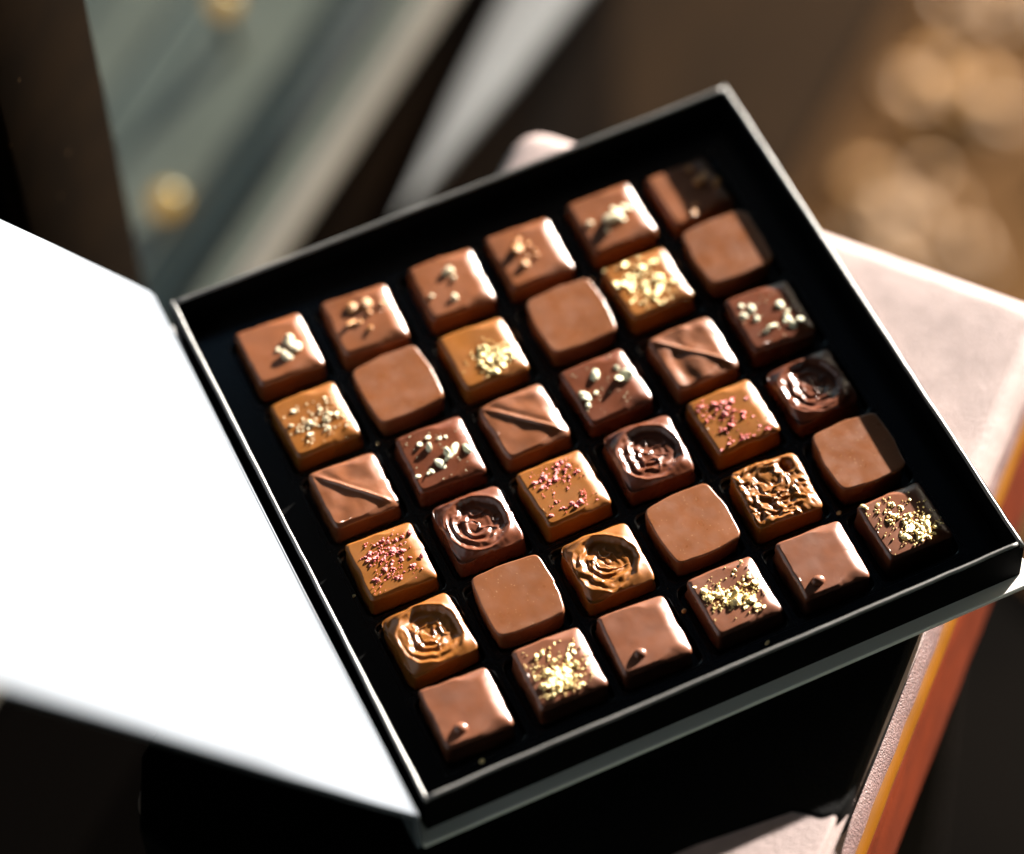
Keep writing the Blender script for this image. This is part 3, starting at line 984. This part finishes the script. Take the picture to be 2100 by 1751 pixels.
for j in (0, 2, 4):
    sp, nb, nd, lb = RED[j]
    sd = 80 + j
    ch = choc('plain', M['caramel'], 3, j, top=0.0, tilt=(0.03 if j == 4 else rnd.uniform(-.015, .015), rnd.uniform(-.015, .015)), rot=jr(), seed=sd,
              label='%s, %s' % (lb, place(3, j)), group='caramel chocolates with pink crystals')
    crumbs(ch, 'plain', sd, 'red', sp, nb, nd + 60, 0.038, 'berry_crystal')
for (i, j) in ((3, 1), (3, 3), (3, 5), (4, 0), (4, 2)):
    sd = 90 + i * 7 + j
    mk = 'dark' if i == 3 else 'caramel'
    lb = ('glossy dark chocolate with swirled dished top' if i == 3 else 'golden caramel chocolate with swirled dished top')
    choc('swirl', M[mk], i, j, top=0.0, tilt=(rnd.uniform(-.015, .015), rnd.uniform(-.015, .015)), rot=jr(), seed=sd,
         label='%s, %s' % (lb, place(i, j)), group='chocolates with a swirled seal')
choc('crackle', M['caramel'], 4, 4, top=0.0, rot=jr(), seed=131, label='shiny caramel chocolate with wrinkled top, %s' % place(4, 4), group='chocolates with a swirled seal')

# row 5: plain ones with a drop, and gold-crumbed ones
for j in (0, 2, 4):
    sd = 140 + j
    ch = choc('plain', M['plain'], 5, j, top=0.0, tilt=(rnd.uniform(-.015, .015), rnd.uniform(-.015, .015)), rot=jr(), seed=sd,
              label='plain milk chocolate with small raised drop, %s' % place(5, j), group='plain chocolates with a drop')
    dr = link('drop', None, ch) if False else None
    vs, fs = [], []
    prof = [(0.064, -0.012), (0.060, 0.008), (0.055, 0.024), (0.046, 0.040), (0.032, 0.052), (0.016, 0.059), (0.003, 0.061)]
    for rr_, z in prof:
        for k in range(20):
            a = 2 * math.pi * k / 20
            vs.append((rr_ * math.cos(a) * P, rr_ * math.sin(a) * 0.9 * P, z * P))
    for q in range(len(prof) - 1):
        for k in range(20):
            fs.append((q * 20 + k, q * 20 + (k + 1) % 20, (q + 1) * 20 + (k + 1) % 20, (q + 1) * 20 + k))
    fs.append(tuple((len(prof) - 1) * 20 + k for k in range(20)))
    dr = link('drop', mesh('drop', vs, fs, M['plain']), ch)
    x, y = [(-0.150, -0.215), (-0.135, -0.205), (-0.165, -0.225)][j // 2]
    dr.scale = [(1.25, 1.25, 0.85), (1.1, 1.15, 0.75), (1.25, 1.15, 0.92)][j // 2]
    dr.location = (x * P, y * P, at(ch, 'plain', sd, x, y) * P)
G5 = {1: ([(-0.06, -0.16, 0.12, 0.09, 0.2, 2.2), (-0.04, 0.08, 0.14, 0.14, 0, 1.0)], 92, 70, 'milk chocolate with loose gold crumb heap'),
      3: ([(-0.05, -0.03, 0.20, 0.055, -0.75, 2.5), (-0.2, 0.06, 0.07, 0.08, 0, .8), (0.15, 0.05, 0.10, 0.16, 0, 0.8)], 84, 60, 'milk chocolate with diagonal gold crumb band'),
      5: ([(0.10, -0.15, 0.09, 0.09, 0, 2.4), (-0.12, 0.16, 0.12, 0.10, 0, 1.0), (0.05, 0.05, 0.2, 0.2, 0, 0.5)], 86, 60, 'shaded milk chocolate with gold crumb heap')}
for j in (1, 3, 5):
    sp, nb, nd, lb = G5[j]
    sd = 150 + j
    ch = choc('plain', M['plain'], 5, j, top=0.0, tilt=(rnd.uniform(-.015, .015), rnd.uniform(-.015, .015)), rot=jr(), seed=sd,
              label='%s, %s' % (lb, place(5, j)), group='gold-crumbed chocolates in the front row')
    crumbs(ch, 'plain', sd, 'gold', sp, 100, 240, 0.046, 'nut_crumb')

# crumbs that have fallen on the tray
r_ = random.Random(9)
for (x, y) in ((0.62, -3.02), (0.02, -2.30), (2.02, -1.95), (-2.99, -0.62), (-2.0, 1.02), (1.0, 1.95), (-2.6, -2.98)):
    o = link('fallen_crumb', ROCK['gold'][r_.randrange(6)], None, V(x, y, TZ + 0.012))
    o.scale = (0.045, 0.04, 0.035)
    o.rotation_euler = (0, 0, r_.uniform(0, 6))
    tag(o, 'tiny golden crumb fallen on the black tray between chocolates', 'crumb', 'crumbs fallen on the tray')
for o in bpy.data.objects:
    if '_h' in o.keys():
        del o['_h']
